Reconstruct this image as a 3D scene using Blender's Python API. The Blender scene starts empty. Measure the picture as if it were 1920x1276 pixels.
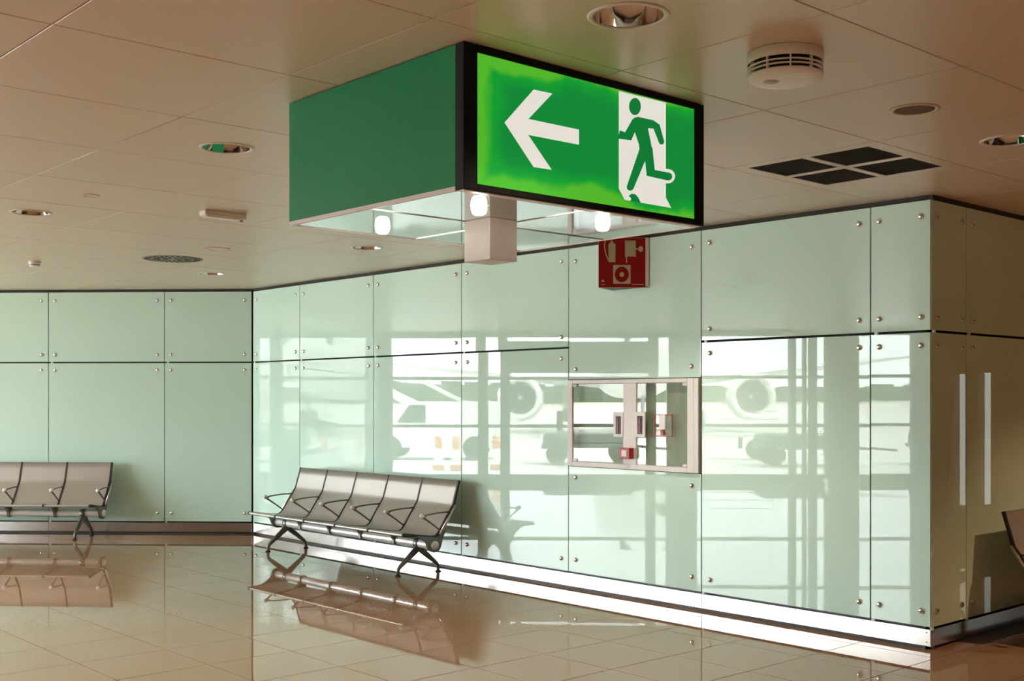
import bpy, math, random
from mathutils import Vector, Matrix

random.seed(7)
SC = bpy.context.scene
COL = SC.collection
R = math.radians

# ------------------------------------------------------------------ camera
FPX, CXP, YH, EYE = 2180.0, 960.0, 747.0, 1.7
TH = math.atan2(1964, 2180)                       # main wall runs 42 deg to the left of the view axis
cam_d = bpy.data.cameras.new('camera')
cam = bpy.data.objects.new('camera', cam_d); COL.objects.link(cam)
cam.location = (0, 0, EYE)
cam.rotation_euler = (R(90), 0, R(90) - TH)
cam_d.sensor_width = 36.0
cam_d.lens = 36.0 * FPX / 1920.0
cam_d.shift_y = (YH - 638.0) / 1920.0
cam_d.clip_end = 2000
SC.camera = cam
FX, FY = -math.cos(TH), math.sin(TH)
RX, RY = FY, -FX

# ------------------------------------------------------------------ sky, sun, exposure
SKY = 10.0
world = bpy.data.worlds.new('sky'); SC.world = world; world.use_nodes = True
bg = world.node_tree.nodes['Background']
bg.inputs[0].default_value = (0.91, 0.96, 1.0, 1); bg.inputs[1].default_value = SKY
sun_d = bpy.data.lights.new('sun', 'SUN'); sun_d.energy = 9.0; sun_d.angle = R(1.5); sun_d.color = (1, .95, .87)
sun = bpy.data.objects.new('sun', sun_d); COL.objects.link(sun)
sun.rotation_euler = Vector((-.75, .02, -.66)).to_track_quat('-Z', 'Y').to_euler()
SC.view_settings.view_transform = 'Standard'
SC.view_settings.look = 'None'
SC.view_settings.gamma = 1.0
SC.view_settings.exposure = 1.45
SC.view_settings.use_curve_mapping = False
SC.cycles.use_denoising = True
SC.cycles.max_bounces = 10
SC.cycles.diffuse_bounces = 5
SC.cycles.glossy_bounces = 6
SC.cycles.transparent_max_bounces = 16
SC.cycles.sample_clamp_indirect = 12.0

# ------------------------------------------------------------------ materials
def new_mat(name):
    m = bpy.data.materials.new(name); m.use_nodes = True
    nt = m.node_tree
    return m, nt, nt.nodes['Principled BSDF']

def pmat(name, col, rough=.5, metal=0.0, spec=.5, var=0.0, vscale=20.0, bump=0.0, bscale=40.0, emit=None, estr=0.0, coords='Object', stretch=None):
    m, nt, p = new_mat(name)
    p.inputs['Base Color'].default_value = (*col, 1)
    p.inputs['Roughness'].default_value = rough
    p.inputs['Metallic'].default_value = metal
    p.inputs['Specular IOR Level'].default_value = spec
    if emit:
        p.inputs['Emission Color'].default_value = (*emit, 1); p.inputs['Emission Strength'].default_value = estr
    if var or bump:
        tc = nt.nodes.new('ShaderNodeTexCoord'); mp = nt.nodes.new('ShaderNodeMapping')
        nt.links.new(tc.outputs[coords], mp.inputs[0])
        if stretch: mp.inputs['Scale'].default_value = stretch
    if var:
        n = nt.nodes.new('ShaderNodeTexNoise'); n.inputs['Scale'].default_value = vscale; n.inputs['Detail'].default_value = 4
        nt.links.new(mp.outputs[0], n.inputs['Vector'])
        r = nt.nodes.new('ShaderNodeValToRGB')
        r.color_ramp.elements[0].position = .3; r.color_ramp.elements[1].position = .7
        r.color_ramp.elements[0].color = (*[c * (1 - var) for c in col], 1)
        r.color_ramp.elements[1].color = (*[min(1, c * (1 + var)) for c in col], 1)
        nt.links.new(n.outputs['Fac'], r.inputs[0]); nt.links.new(r.outputs[0], p.inputs['Base Color'])
    if bump:
        n2 = nt.nodes.new('ShaderNodeTexNoise'); n2.inputs['Scale'].default_value = bscale; n2.inputs['Detail'].default_value = 2
        nt.links.new(mp.outputs[0], n2.inputs['Vector'])
        b = nt.nodes.new('ShaderNodeBump'); b.inputs['Strength'].default_value = bump; b.inputs['Distance'].default_value = .01
        nt.links.new(n2.outputs['Fac'], b.inputs['Height']); nt.links.new(b.outputs[0], p.inputs['Normal'])
    return m

def pane_mat(name, tint, refl=1.0):
    """thin clear pane: lets light straight through, mirrors by its angle"""
    m = bpy.data.materials.new(name); m.use_nodes = True; nt = m.node_tree
    nt.nodes.remove(nt.nodes['Principled BSDF']); out = nt.nodes['Material Output']
    t = nt.nodes.new('ShaderNodeBsdfTransparent'); t.inputs[0].default_value = (*tint, 1)
    g = nt.nodes.new('ShaderNodeBsdfGlossy'); g.inputs['Roughness'].default_value = .0; g.inputs[0].default_value = (refl, refl, refl, 1)
    f = nt.nodes.new('ShaderNodeFresnel')
    ge = nt.nodes.new('ShaderNodeNewGeometry'); mi = nt.nodes.new('ShaderNodeMapRange')      # same reflectance on both faces of the sheet
    mi.inputs['To Min'].default_value = 1.5; mi.inputs['To Max'].default_value = 1 / 1.5
    nt.links.new(ge.outputs['Backfacing'], mi.inputs['Value']); nt.links.new(mi.outputs[0], f.inputs['IOR'])
    mx = nt.nodes.new('ShaderNodeMixShader')
    nt.links.new(f.outputs[0], mx.inputs[0]); nt.links.new(t.outputs[0], mx.inputs[1]); nt.links.new(g.outputs[0], mx.inputs[2])
    nt.links.new(mx.outputs[0], out.inputs[0])
    return m

M = {}
M['glass'] = pmat('back_painted_green_glass', (.66, .90, .80), rough=.0, spec=.34, bump=.004, bscale=2.2)
M['glass_dark'] = M['glass']
M['joint'] = pmat('dark_backing', (.035, .04, .035), rough=.8)
M['floor'] = pmat('polished_beige_granite', (.365, .225, .135), rough=.006, spec=.95, var=.14, vscale=110.0, coords='Object')
M['grout'] = pmat('brown_grout', (.16, .115, .08), rough=.7)
M['ceiling'] = pmat('beige_metal_ceiling_panel', (.72, .60, .48), rough=.34, spec=.75)
M['plenum'] = pmat('dark_ceiling_void', (.05, .04, .03), rough=.9)
M['steel'] = pmat('brushed_stainless', (.66, .64, .62), rough=.2, metal=1.0, var=.05, vscale=6.0, stretch=(.3, 4, 30))
M['chrome'] = pmat('polished_chrome', (.80, .79, .77), rough=.06, metal=1.0)
M['mirror'] = pmat('mirror_reflector', (.86, .85, .82), rough=.03, metal=1.0)
M['mirror_green'] = pmat('polished_underside', (.56, .58, .55), rough=.035, metal=1.0, bump=.02, bscale=3.0)
M['alu'] = pmat('satin_aluminium', (.66, .63, .60), rough=.34, metal=1.0)
M['alu_white'] = pmat('pale_anodised_aluminium', (.78, .75, .73), rough=.38, spec=.4)
M['seat'] = pmat('grey_perforated_sheet', (.46, .437, .41), rough=.38, metal=.55, var=.07, vscale=260.0)
M['black'] = pmat('black_rubber', (.012, .012, .012), rough=.45)
M['cast'] = pmat('grey_green_cast_metal', (.20, .21, .185), rough=.35, metal=.7)
M['knob'] = pmat('pale_knob', (.92, .89, .82), rough=.3)
M['beam'] = pmat('silver_tube', (.88, .88, .87), rough=.3, metal=.35)
M['arm'] = pmat('bronzed_rod', (.30, .26, .22), rough=.3, metal=.8)
M['green_paint'] = pmat('green_painted_sheet', (.013, .28, .105), rough=.55, spec=.2, var=.04, vscale=60.0)
M['box_paint'] = pmat('satin_taupe_paint', (.56, .49, .43), rough=.35)
M['black_frame'] = pmat('black_powder_coat', (.010, .011, .009), rough=.5, spec=.12)
M['white'] = pmat('white_plastic', (.93, .96, 1.0), rough=.42)
M['slotdark'] = pmat('dark_chamber', (.02, .025, .035), rough=.6)
M['red'] = pmat('red_sign_face', (.36, .008, .014), rough=.4, spec=.3)
M['sign_cream'] = pmat('photoluminescent_cream', (.58, .55, .36), rough=.5)
M['sign_white'] = pmat('white_sign_edge', (.85, .85, .82), rough=.5)
M['sign_back'] = pmat('green_bracket', (.10, .22, .15), rough=.5)
M['red_box'] = pmat('red_alarm_box', (.42, .02, .025), rough=.4)
M['cab_back'] = pmat('grey_green_cabinet', (.50, .54, .47), rough=.5)
M['grille'] = pmat('dark_brown_grille', (.030, .021, .017), rough=.6)
M['concrete'] = pmat('sunlit_apron_concrete', (.60, .575, .54), rough=.85, var=.06, vscale=.25)
M['grass'] = pmat('dry_airfield_grass', (.40, .39, .25), rough=.95)
M['trees'] = pmat('distant_trees', (.075, .10, .075), rough=1.0, var=.2, vscale=.05)
M['air_white'] = pmat('white_aircraft_paint', (.80, .80, .79), rough=.35)
M['air_grey'] = pmat('grey_aircraft_paint', (.42, .43, .43), rough=.4)
M['air_dark'] = pmat('dark_intake', (.035, .04, .04), rough=.6)
M['tyre'] = pmat('tyre_rubber', (.03, .03, .03), rough=.8)
M['cart'] = pmat('dark_cart', (.06, .075, .075), rough=.6)
M['cart_pale'] = pmat('pale_cage_metal', (.55, .57, .55), rough=.5)
M['orange'] = pmat('orange_plastic', (.62, .27, .16), rough=.5)
M['van'] = pmat('white_service_vehicle', (.72, .73, .70), rough=.4)
M['mullion'] = pmat('grey_mullion', (.115, .12, .115), rough=.5)
M['column'] = pmat('pale_concrete_column', (.66, .66, .63), rough=.6)
M['wall_plain'] = pmat('warm_grey_wall', (.58, .54, .48), rough=.6)
M['wall_brown'] = pmat('ochre_brown_wall', (.12, .078, .034), rough=.6)
M['wall_dark'] = pmat('dark_brown_wall', (.075, .052, .035), rough=.6)
M['pane'] = pane_mat('clear_window_pane', (.95, .97, .96))
M['door_pane'] = pane_mat('tinted_door_pane', (.32, .33, .31))
M['cab_pane'] = pane_mat('cabinet_door_pane', (.86, .90, .86), 1.0)
M['bulb'] = pmat('lit_halogen', (1, 1, 1), emit=(1.0, .93, .80), estr=16.0)

def emission_mat(name, build):
    m = bpy.data.materials.new(name); m.use_nodes = True; nt = m.node_tree
    p = nt.nodes['Principled BSDF']; p.inputs['Roughness'].default_value = .35; p.inputs['Specular IOR Level'].default_value = .2
    p.inputs['Emission Strength'].default_value = .36
    build(nt, p)
    return m

# ------------------------------------------------------------------ geometry helpers
class MB:
    def __init__(self): self.v = []; self.f = []; self.s = []
    def add(self, vs, fs, smooth=False):
        o = len(self.v); self.v += [tuple(p) for p in vs]
        for f in fs: self.f.append([i + o for i in f]); self.s.append(smooth)
        return self
    def box(self, x0, x1, y0, y1, z0, z1, b=0.0):
        if b <= 0:
            vs = [(x0, y0, z0), (x1, y0, z0), (x1, y1, z0), (x0, y1, z0), (x0, y0, z1), (x1, y0, z1), (x1, y1, z1), (x0, y1, z1)]
            return self.add(vs, [(3, 2, 1, 0), (4, 5, 6, 7), (0, 1, 5, 4), (1, 2, 6, 5), (2, 3, 7, 6), (3, 0, 4, 7)])
        vs = []
        idx = {}
        for sx in (0, 1):
            for sy in (0, 1):
                for sz in (0, 1):
                    for ax in range(3):
                        p = [x1 - b if sx else x0 + b, y1 - b if sy else y0 + b, z1 - b if sz else z0 + b]
                        p[ax] = (x1, y1, z1)[ax] if (sx, sy, sz)[ax] else (x0, y0, z0)[ax]
                        idx[(sx, sy, sz, ax)] = len(vs); vs.append(tuple(p))
        fs = []
        for ax in range(3):
            a, c = [(1, 2), (2, 0), (0, 1)][ax]
            for s in (0, 1):
                q = []
                for (i, j) in ((0, 0), (1, 0), (1, 1), (0, 1)):
                    k = [0, 0, 0]; k[ax] = s; k[a] = i; k[c] = j
                    q.append(idx[(*k, ax)])
                fs.append(q if s else q[::-1])
                # edges between face ax/s and next axis
            for s in (0, 1):
                for t in (0, 1):
                    k0 = [0, 0, 0]; k0[a] = s; k0[c] = t; k1 = list(k0); k1[ax] = 1
                    q = [idx[(*k0, a)], idx[(*k1, a)], idx[(*k1, c)], idx[(*k0, c)]]
                    fs.append(q[::-1] if s ^ t else q)
        for sx in (0, 1):
            for sy in (0, 1):
                for sz in (0, 1):
                    q = [idx[(sx, sy, sz, 0)], idx[(sx, sy, sz, 1)], idx[(sx, sy, sz, 2)]]
                    fs.append(q if (sx + sy + sz) % 2 else q[::-1])
        return self.add(vs, fs)
    def prism(self, poly, a0, a1, axis='x', smooth=False):
        """poly in the plane normal to axis (y,z) / (x,z) / (x,y), pushed from a0 to a1"""
        n = len(poly)
        def P(a, p): return {'x': (a, p[0], p[1]), 'y': (p[0], a, p[1]), 'z': (p[0], p[1], a)}[axis]
        vs = [P(a0, p) for p in poly] + [P(a1, p) for p in poly]
        ar = sum(poly[i][0] * poly[(i + 1) % n][1] - poly[(i + 1) % n][0] * poly[i][1] for i in range(n))
        flip = (ar < 0) ^ (axis == 'y') ^ (a1 < a0)
        fs = [list(range(n))[::-1], [i + n for i in range(n)]]
        fs += [[i, (i + 1) % n, (i + 1) % n + n, i + n] for i in range(n)]
        if flip: fs = [f[::-1] for f in fs]
        if smooth:
            self.add(vs, fs[2:], True)
            return self.add(vs, fs[:2], False)
        return self.add(vs, fs, False)
    def lathe(self, prof, n=24, c=(0, 0, 0), axis='z', smooth=True, closed=False):
        """prof: list of (r, h) from bottom to top"""
        vs = []; rows = []
        for r, h in prof:
            row = []
            if r < 1e-6:
                row = [len(vs)]; vs.append((0, 0, h))
            else:
                for i in range(n):
                    a = 2 * math.pi * i / n; row.append(len(vs)); vs.append((r * math.cos(a), r * math.sin(a), h))
            rows.append(row)
        if closed: rows.append(rows[0])
        fs = []
        for r0, r1 in zip(rows, rows[1:]):
            if len(r0) == 1 and len(r1) == 1: continue
            for i in range(n):
                j = (i + 1) % n
                if len(r0) == 1: fs.append([r0[0], r1[j], r1[i]])
                elif len(r1) == 1: fs.append([r0[i], r0[j], r1[0]])
                else: fs.append([r0[i], r0[j], r1[j], r1[i]])
        def T(p):
            if axis == 'x': p = (p[2], p[0], p[1])
            elif axis == 'y': p = (p[1], p[2], p[0])
            return (p[0] + c[0], p[1] + c[1], p[2] + c[2])
        return self.add([T(p) for p in vs], fs, smooth)
    def tube(self, path, rad, n=10, smooth=True, flat=1.0):
        pts = [Vector(p) for p in path]
        rs = rad if isinstance(rad, (list, tuple)) else [rad] * len(pts)
        vs = []; up = None
        for i, p in enumerate(pts):
            t = (pts[min(i + 1, len(pts) - 1)] - pts[max(i - 1, 0)]).normalized()
            if up is None:
                up = Vector((1, 0, 0)) if abs(t.x) < .9 else Vector((0, 0, 1))
            s = t.cross(up).normalized(); u = s.cross(t).normalized(); up = u
            for k in range(n):
                a = 2 * math.pi * k / n
                vs.append(p + s * math.cos(a) * rs[i] + u * math.sin(a) * rs[i] * flat)
        fs = []
        for i in range(len(pts) - 1):
            for k in range(n):
                k2 = (k + 1) % n
                fs.append([i * n + k, i * n + k2, (i + 1) * n + k2, (i + 1) * n + k])
        fs.append(list(range(n))[::-1]); fs.append([(len(pts) - 1) * n + k for k in range(n)])
        return self.add(vs, fs, smooth)
    def mesh(self, name, mat):
        me = bpy.data.meshes.new(name); me.from_pydata(self.v, [], self.f)
        me.polygons.foreach_set('use_smooth', self.s)
        me.materials.append(M[mat] if isinstance(mat, str) else mat)
        me.validate(); me.update()
        return me
    def build(self, name, mat, parent=None, loc=None):
        return link(name, self.mesh(name, mat), parent, loc)

def link(name, me, parent=None, loc=None, rz=None):
    o = bpy.data.objects.new(name, me); COL.objects.link(o)
    if parent: o.parent = parent
    if loc: o.location = loc
    if rz is not None: o.rotation_euler = (0, 0, rz)
    return o

def thing(name, label, cat, loc=(0, 0, 0), rz=0.0, group=None):
    o = bpy.data.objects.new(name, None); COL.objects.link(o)
    o.empty_display_size = .1
    o.location = loc; o.rotation_euler = (0, 0, rz)
    o['label'] = label; o['category'] = cat
    if group: o['group'] = group
    return o

def structure(o, label, cat):
    o['kind'] = 'structure'; o['label'] = label; o['category'] = cat
    return o

def tag(o, label, cat, group=None, kind=None):
    o['label'] = label; o['category'] = cat
    if group: o['group'] = group
    if kind: o['kind'] = kind
    return o

def copy_tree(o, parent=None):
    c = o.copy(); COL.objects.link(c)
    if parent: c.parent = parent
    for ch in list(o.children): copy_tree(ch, c)
    return c

def in_frame(x, y, z, mx=60):
    dep = x * FX + y * FY; lat = x * RX + y * RY
    if dep < .3: return None
    px = CXP + FPX * lat / dep; py = YH - FPX * (z - EYE) / dep
    return (-mx < px < 1920 + mx) and (-mx < py < 1276 + mx)

# ------------------------------------------------------------------ room frames
ZC = 3.08                                         # underside of the ceiling panels
S2 = math.sqrt(.5)
A = (-13.036, 7.36)                               # far corner
FR_MAIN = ((0, 7.36, 0), 0.0)                     # local x along wall, y into the wall, z up
FR_BACK = ((-14.42 * S2, 14.42 * S2, 0), R(45))
FR_RIGHT = ((-3.94, 0, 0), R(90))
FR_WIN = ((-23.84 * S2, 14.72 - 23.84 * S2, 0), R(135))   # local x towards the back wall, y outdoors
def to_world(fr, p):
    (ox, oy, oz), a = fr
    return (ox + p[0] * math.cos(a) - p[1] * math.sin(a), oy + p[0] * math.sin(a) + p[1] * math.cos(a), oz + p[2])

# ---- floor
floor = MB().add([(-32, -32, -.012), (20, -32, -.012), (20, 20, -.012), (-32, 20, -.012),
                  (-32, -32, -.2), (20, -32, -.2), (20, 20, -.2), (-32, 20, -.2)],
                 [(0, 1, 2, 3), (7, 6, 5, 4), (0, 4, 5, 1), (1, 5, 6, 2), (2, 6, 7, 3), (3, 7, 4, 0)])
# keep the slab indoors: trim along the window line
def inside_window(x, y, m=0.0): return (x + y) * S2 > (-23.84 * S2 + 14.72 - 23.84 * S2) * S2 - m
fl = MB()
W0 = to_world(FR_WIN, (6.5, .12, 0)); W1 = to_world(FR_WIN, (-27.3, .12, 0)); W2 = (16.0, W1[1] + (16.0 - W1[0]))
outline = [W0[:2], W1[:2], W2, (16, 18), (-14, 18)]
fl.prism(outline, -.2, -.010, 'z')
floor = structure(fl.build('floor', 'grout'), 'polished beige granite tile floor', 'floor')
TP = .605; TX0, TY0 = -4.405, 5.955
def tile_mesh(name, w, h, th, mat, b=.0015):
    return MB().box(b_gap, w - b_gap, b_gap, h - b_gap, -th, 0, b).mesh(name, mat)
b_gap = .003
tile = MB().box(b_gap, TP - b_gap, b_gap, TP - b_gap, -.012, 0, .0009).mesh('floor_tile', 'floor')
rest = MB(); nt_vis = 0; cand = []
def room_ok(x, y):
    if not inside_window(x, y): return False
    if (-x + y) * S2 > 14.42 + .45: return False
    if x < -3.94 and y > 7.36 + .45: return False
    if (x - W1[0]) - (y - W1[1]) > .4: return False
    return y < 15.6 and x < 14.5
for i in range(-60, 40):
    for j in range(-60, 30):
        x, y = TX0 + i * TP, TY0 + j * TP
        if not room_ok(x + TP / 2, y + TP / 2): continue
        vis = any(in_frame(x + a * TP, y + c * TP, 0, 4) for a in (0, .5, 1) for c in (0, .5, 1))
        if vis and (x + TP / 2 > -3.94 - .3 or y < 7.4): cand.append((x * FX + y * FY, x, y))
        else: rest.add([(x + b_gap, y + b_gap, 0), (x + TP - b_gap, y + b_gap, 0), (x + TP - b_gap, y + TP - b_gap, 0), (x + b_gap, y + TP - b_gap, 0)], [(0, 1, 2, 3)])
cand.sort()
for k, (d, x, y) in enumerate(cand):
    if k < 290: link('floor_tile', tile, floor, (x, y, 0))
    else: rest.add([(x + b_gap, y + b_gap, 0), (x + TP - b_gap, y + b_gap, 0), (x + TP - b_gap, y + TP - b_gap, 0), (x + b_gap, y + TP - b_gap, 0)], [(0, 1, 2, 3)])
o = rest.build('floor_tiles_beyond', 'floor', floor); o['kind'] = 'stuff'

# ---- ceiling
cl = MB(); cl.prism([W0[:2], W1[:2], W2, (16, 18), (-14, 18)], ZC + .22, ZC + .5, 'z')
ceiling = structure(cl.build('ceiling', 'plenum'), 'beige metal panel ceiling', 'ceiling')
CPX, CPY = .992, 1.004; CX0, CY0 = -2.338, 1.612
G = .003
def panel_solid():
    return MB().box(G, CPX - G, G, CPY - G, 0, .02, .002).mesh('ceiling_panel', 'ceiling')
def panel_hole(r, n=40):
    mb = MB(); cx, cy = CPX / 2, CPY / 2
    x0, x1, y0, y1 = G, CPX - G, G, CPY - G
    out = []; inn = []
    for i in range(n):
        a = 2 * math.pi * i / n; c, s = math.cos(a), math.sin(a)
        k = min((x1 - cx) / max(abs(c), 1e-9), (y1 - cy) / max(abs(s), 1e-9))
        out.append((cx + c * k, cy + s * k)); inn.append((cx + c * r, cy + s * r))
    # snap nearest samples to the corners
    for cxn, cyn in ((x0, y0), (x1, y0), (x1, y1), (x0, y1)):
        b = min(range(n), key=lambda q: (out[q][0] - cxn) ** 2 + (out[q][1] - cyn) ** 2); out[b] = (cxn, cyn)
    vs = [(p[0], p[1], 0) for p in out] + [(p[0], p[1], 0) for p in inn] + [(p[0], p[1], .02) for p in out] + [(p[0], p[1], .02) for p in inn]
    fs = []
    for i in range(n):
        j = (i + 1) % n
        fs += [[j, i, n + i, n + j], [i, j, 2 * n + j, 2 * n + i], [n + j, n + i, 3 * n + i, 3 * n + j], [2 * n + i, 2 * n + j, 3 * n + j, 3 * n + i]]
    return mb.add(vs, fs).mesh('ceiling_panel', 'ceiling')
solid = panel_solid(); holed = panel_hole(.142)
# cells are counted from the joint crossing at (CX0, CY0): cell (i,j) covers x CX0-(i+1)*CPX .. CX0-i*CPX
def cell_centre(i, j): return (CX0 - (i + .5) * CPX, CY0 + (j + .5) * CPY)
lamp_cells = [(0, 1), (3, 1), (6, 1), (9, 1), (0, 4), (3, 4), (6, 4), (9, 4)]
lit_cells = [(-1, 7), (-4, 7), (-4, 10)] + [(i, j) for j in (1, -2, -5, -8, -11) for i in (-9, -6, -3, 0, 3, 6, 9) if (i, j) != (9, 1) and room_ok(*(lambda i, j: (CX0 - (i + .5) * CPX, CY0 + (j + .5) * CPY))(i, j))]
lamp_cells = [c for c in lamp_cells if c not in lit_cells] + lit_cells
grille_cell = (1, 4)
rest = MB(); ceil_n = 0
for i in range(-18, 32):
    for j in range(-28, 16):
        x, y = CX0 - (i + 1) * CPX, CY0 + j * CPY
        if not room_ok(x + CPX / 2, y + CPY / 2) and not room_ok(x + .1, y + .1) and not room_ok(x + CPX - .1, y + .1): continue
        if (i, j) == grille_cell: continue
        vis = any(in_frame(x + a * CPX, y + c * CPY, ZC, 20) for a in (0, .5, 1) for c in (0, .5, 1))
        if vis and ceil_n < 290 or (i, j) in lamp_cells:
            link('ceiling_panel', holed if (i, j) in lamp_cells else solid, ceiling, (x, y, ZC)); ceil_n += 1
        else:
            rest.box(x + G, x + CPX - G, y + G, y + CPY - G, ZC, ZC + .02)
o = rest.build('ceiling_panels_beyond', 'ceiling', ceiling); o['kind'] = 'stuff'

# ---- glass-clad walls
ZT, ZJ, ZB = 3.045, 2.157, .155
GAP_V, GAP_H = .005, .0085
bolt_me = MB().lathe([(.0, -.016), (.011, -.015), (.0185, -.010), (.021, -.004), (.021, .0)], 16, (0, 0, 0), 'y').mesh('bolt', 'chrome')
def glass_panel(wall, x0, x1, z0, z1, bolts, gl=GAP_V, gr=GAP_V, thick=.012):
    w, h = x1 - x0 - gl - gr, z1 - z0
    mb = MB().box(-w / 2, w / 2, 0, thick, -h / 2, h / 2, .0012)
    cx, cz = (x0 + gl + x1 - gr) / 2, (z0 + z1) / 2
    p = mb.build('glass_panel', 'glass', wall, (cx, 0, cz))
    # panels hang on four studs, none of them dead plane
    p.rotation_euler = (R(random.uniform(-.07, .07)), 0, R(random.uniform(-.09, .09)))
    for bx, bz in bolts:
        link('bolt', bolt_me, p, (bx - cx, 0, bz - cz))
    return p
def corner_bolts(x0, x1, z0, z1, dx=.088, dzt=.105, dzb=.10):
    return [(x0 + dx, z1 - dzt), (x1 - dx, z1 - dzt), (x0 + dx, z0 + dzb), (x1 - dx, z0 + dzb)]
clip_me = MB().box(-.012, .012, -.004, .012, -GAP_H * 1.1, GAP_H * 1.1).mesh('spacer_clip', 'alu_white')

def glass_wall(name, label, fr, joints, xs, xe, skip=None, base_breaks=()):
    wall = MB().box(xs, xe, .07, .30, 0, ZC + .3).build(name, 'joint', None, fr[0]); wall.rotation_euler = (0, 0, fr[1])
    structure(wall, label, 'wall')
    for x0, x1 in zip(joints, joints[1:]):
        if skip and abs(x0 - skip[0]) < .01: continue
        glass_panel(wall, x0, x1, ZJ + GAP_H, ZT, corner_bolts(x0, x1, ZJ, ZT, .088 if x1 - x0 > .6 else .07))
        glass_panel(wall, x0, x1, ZB, ZJ - GAP_H, corner_bolts(x0, x1, ZB, ZJ, .088 if x1 - x0 > .6 else .07, .095, .105))
        link('spacer_clip', clip_me, wall, (x0 + .045, 0, ZJ))
        link('spacer_clip', clip_me, wall, (x0 + .02, .002, ZB - .012))
        # packing behind the joint keeps it green-grey, as glass edges are
    return wall

JM = [A[0] + .004, -11.931, -10.426, -8.918, -7.412, -5.904, -4.396, -3.941]
wall_center = glass_wall('wall_center', 'long wall clad in pale green glass panels between the two corners', FR_MAIN, JM, A[0] - .6, -4.02, skip=(-7.412, -5.904))
glass_panel(wall_center, -7.412, -5.904, 1.872, ZT, corner_bolts(-7.412, -5.904, 1.872, ZT, .095, .12, .09))
glass_panel(wall_center, -7.412, -5.904, ZB, 1.095, corner_bolts(-7.412, -5.904, ZB, 1.095, .095, .095, .11))
UA = (A[0] + A[1]) * S2
JB = [UA - 9.42, UA - 7.12, UA - 5.62, UA - 4.12, UA - 2.625, UA - 1.128, UA - .012]
wall_back = glass_wall('wall_back', 'far wall of green glass panels behind the left bench', FR_BACK, JB, UA - 9.75, UA + .3)
JR = [7.36 + .002, 7.852, 9.357, 10.862, 12.367, 13.872, 15.2]
wall_right = glass_wall('wall_right', 'shaded return wall of dark reflecting glass panels past the corner', FR_RIGHT, JR, 7.44, 15.2)

def baseboard(name, label, fr, xs, breaks, xe):
    b = MB().box(xs, xe, .045, .065, 0, .15).build(name, 'black', None, fr[0]); b.rotation_euler = (0, 0, fr[1])
    structure(b, label, 'baseboard')
    ks = [xs] + list(breaks) + [xe]
    for x0, x1 in zip(ks, ks[1:]):
        p = MB().box(x0 + .001, x1 - .001, .004, .044, .022, .137, .002).build('steel_plate', 'steel', b)
        for xx in (x0 + .03, x1 - .03):
            for zz in (.05, .115):
                MB().lathe([(0, -.002), (.004, -.0015), (.005, 0)], 8, (xx, .004, zz), 'y').build('screw', 'cast', p)
    return b
baseboard('baseboard_center', 'bright stainless kickplate along the long glass wall', FR_MAIN, A[0] + .01, (-11.93, -8.918, -5.904), -3.945)
baseboard('baseboard_back', 'stainless kickplate under the far green wall', FR_BACK, UA - 9.42, (UA - 5.62, UA - 2.625), UA - .01)
baseboard('baseboard_right', 'dark stainless kickplate of the shaded return wall', FR_RIGHT, 7.365, (8.9, 11.9), 15.2)

# trims: shadow line between glass and ceiling
trim = MB().box(A[0], -3.98, .01, .05, ZT + .004, ZC + .004).build('trim_1', 'joint', None, FR_MAIN[0]); structure(trim, 'dark shadow gap above the long glass wall', 'trim')
trim = MB().box(UA - 9.42, UA, .01, .05, ZT + .004, ZC + .004).build('trim_2', 'joint', None, FR_BACK[0]); trim.rotation_euler = (0, 0, R(45)); structure(trim, 'dark shadow gap above the far glass wall', 'trim')
trim = MB().box(7.38, 15.2, .0, .05, ZT + .004, ZC + .004).build('trim_3', 'joint', None, FR_RIGHT[0]); trim.rotation_euler = (0, 0, R(90)); structure(trim, 'dark shadow gap above the shaded return wall', 'trim')

# ---- other walls of the hall, out of frame (mirrored in the glass)
o = MB().box(-27.3 - .3, -27.3, -30, .3, 0, ZC + .3).build('wall_rear', 'wall_plain', None, FR_WIN[0]); o.rotation_euler = (0, 0, FR_WIN[1]); structure(o, 'plain warm grey wall behind the viewer', 'wall')
o = MB().box(14.5, 14.8, -14, 15.5, 0, ZC + .3).build('wall_side', 'wall_dark', None); structure(o, 'dark brown wall of the side concourse', 'wall')
# corridor end with two narrow lit door lights
xs_open = [(-.60, -.42), (-.24, -.06)]
e = MB(); xprev = -4.3
for a, b in xs_open:
    e.box(xprev, a, 15.2, 15.4, 0, ZC + .3); e.box(a, b, 15.2, 15.4, 2.1, ZC + .3); xprev = b
e.box(xprev, 14.8, 15.2, 15.4, 0, ZC + .3)
o = e.build('wall_end', 'wall_brown'); structure(o, 'ochre brown end wall of the side concourse', 'wall')
for k, (a, b) in enumerate(xs_open):
    w = MB().box(a, b, 15.22, 15.25, 0, .08).box(a, b, 15.22, 15.25, 2.04, 2.1).build('door_%d' % (k + 1), 'mullion'); structure(w, 'narrow glazed door light in the end wall', 'door')
    MB().box(a, b, 15.3, 15.306, .08, 2.04).build('pane', 'door_pane', w)

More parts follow.
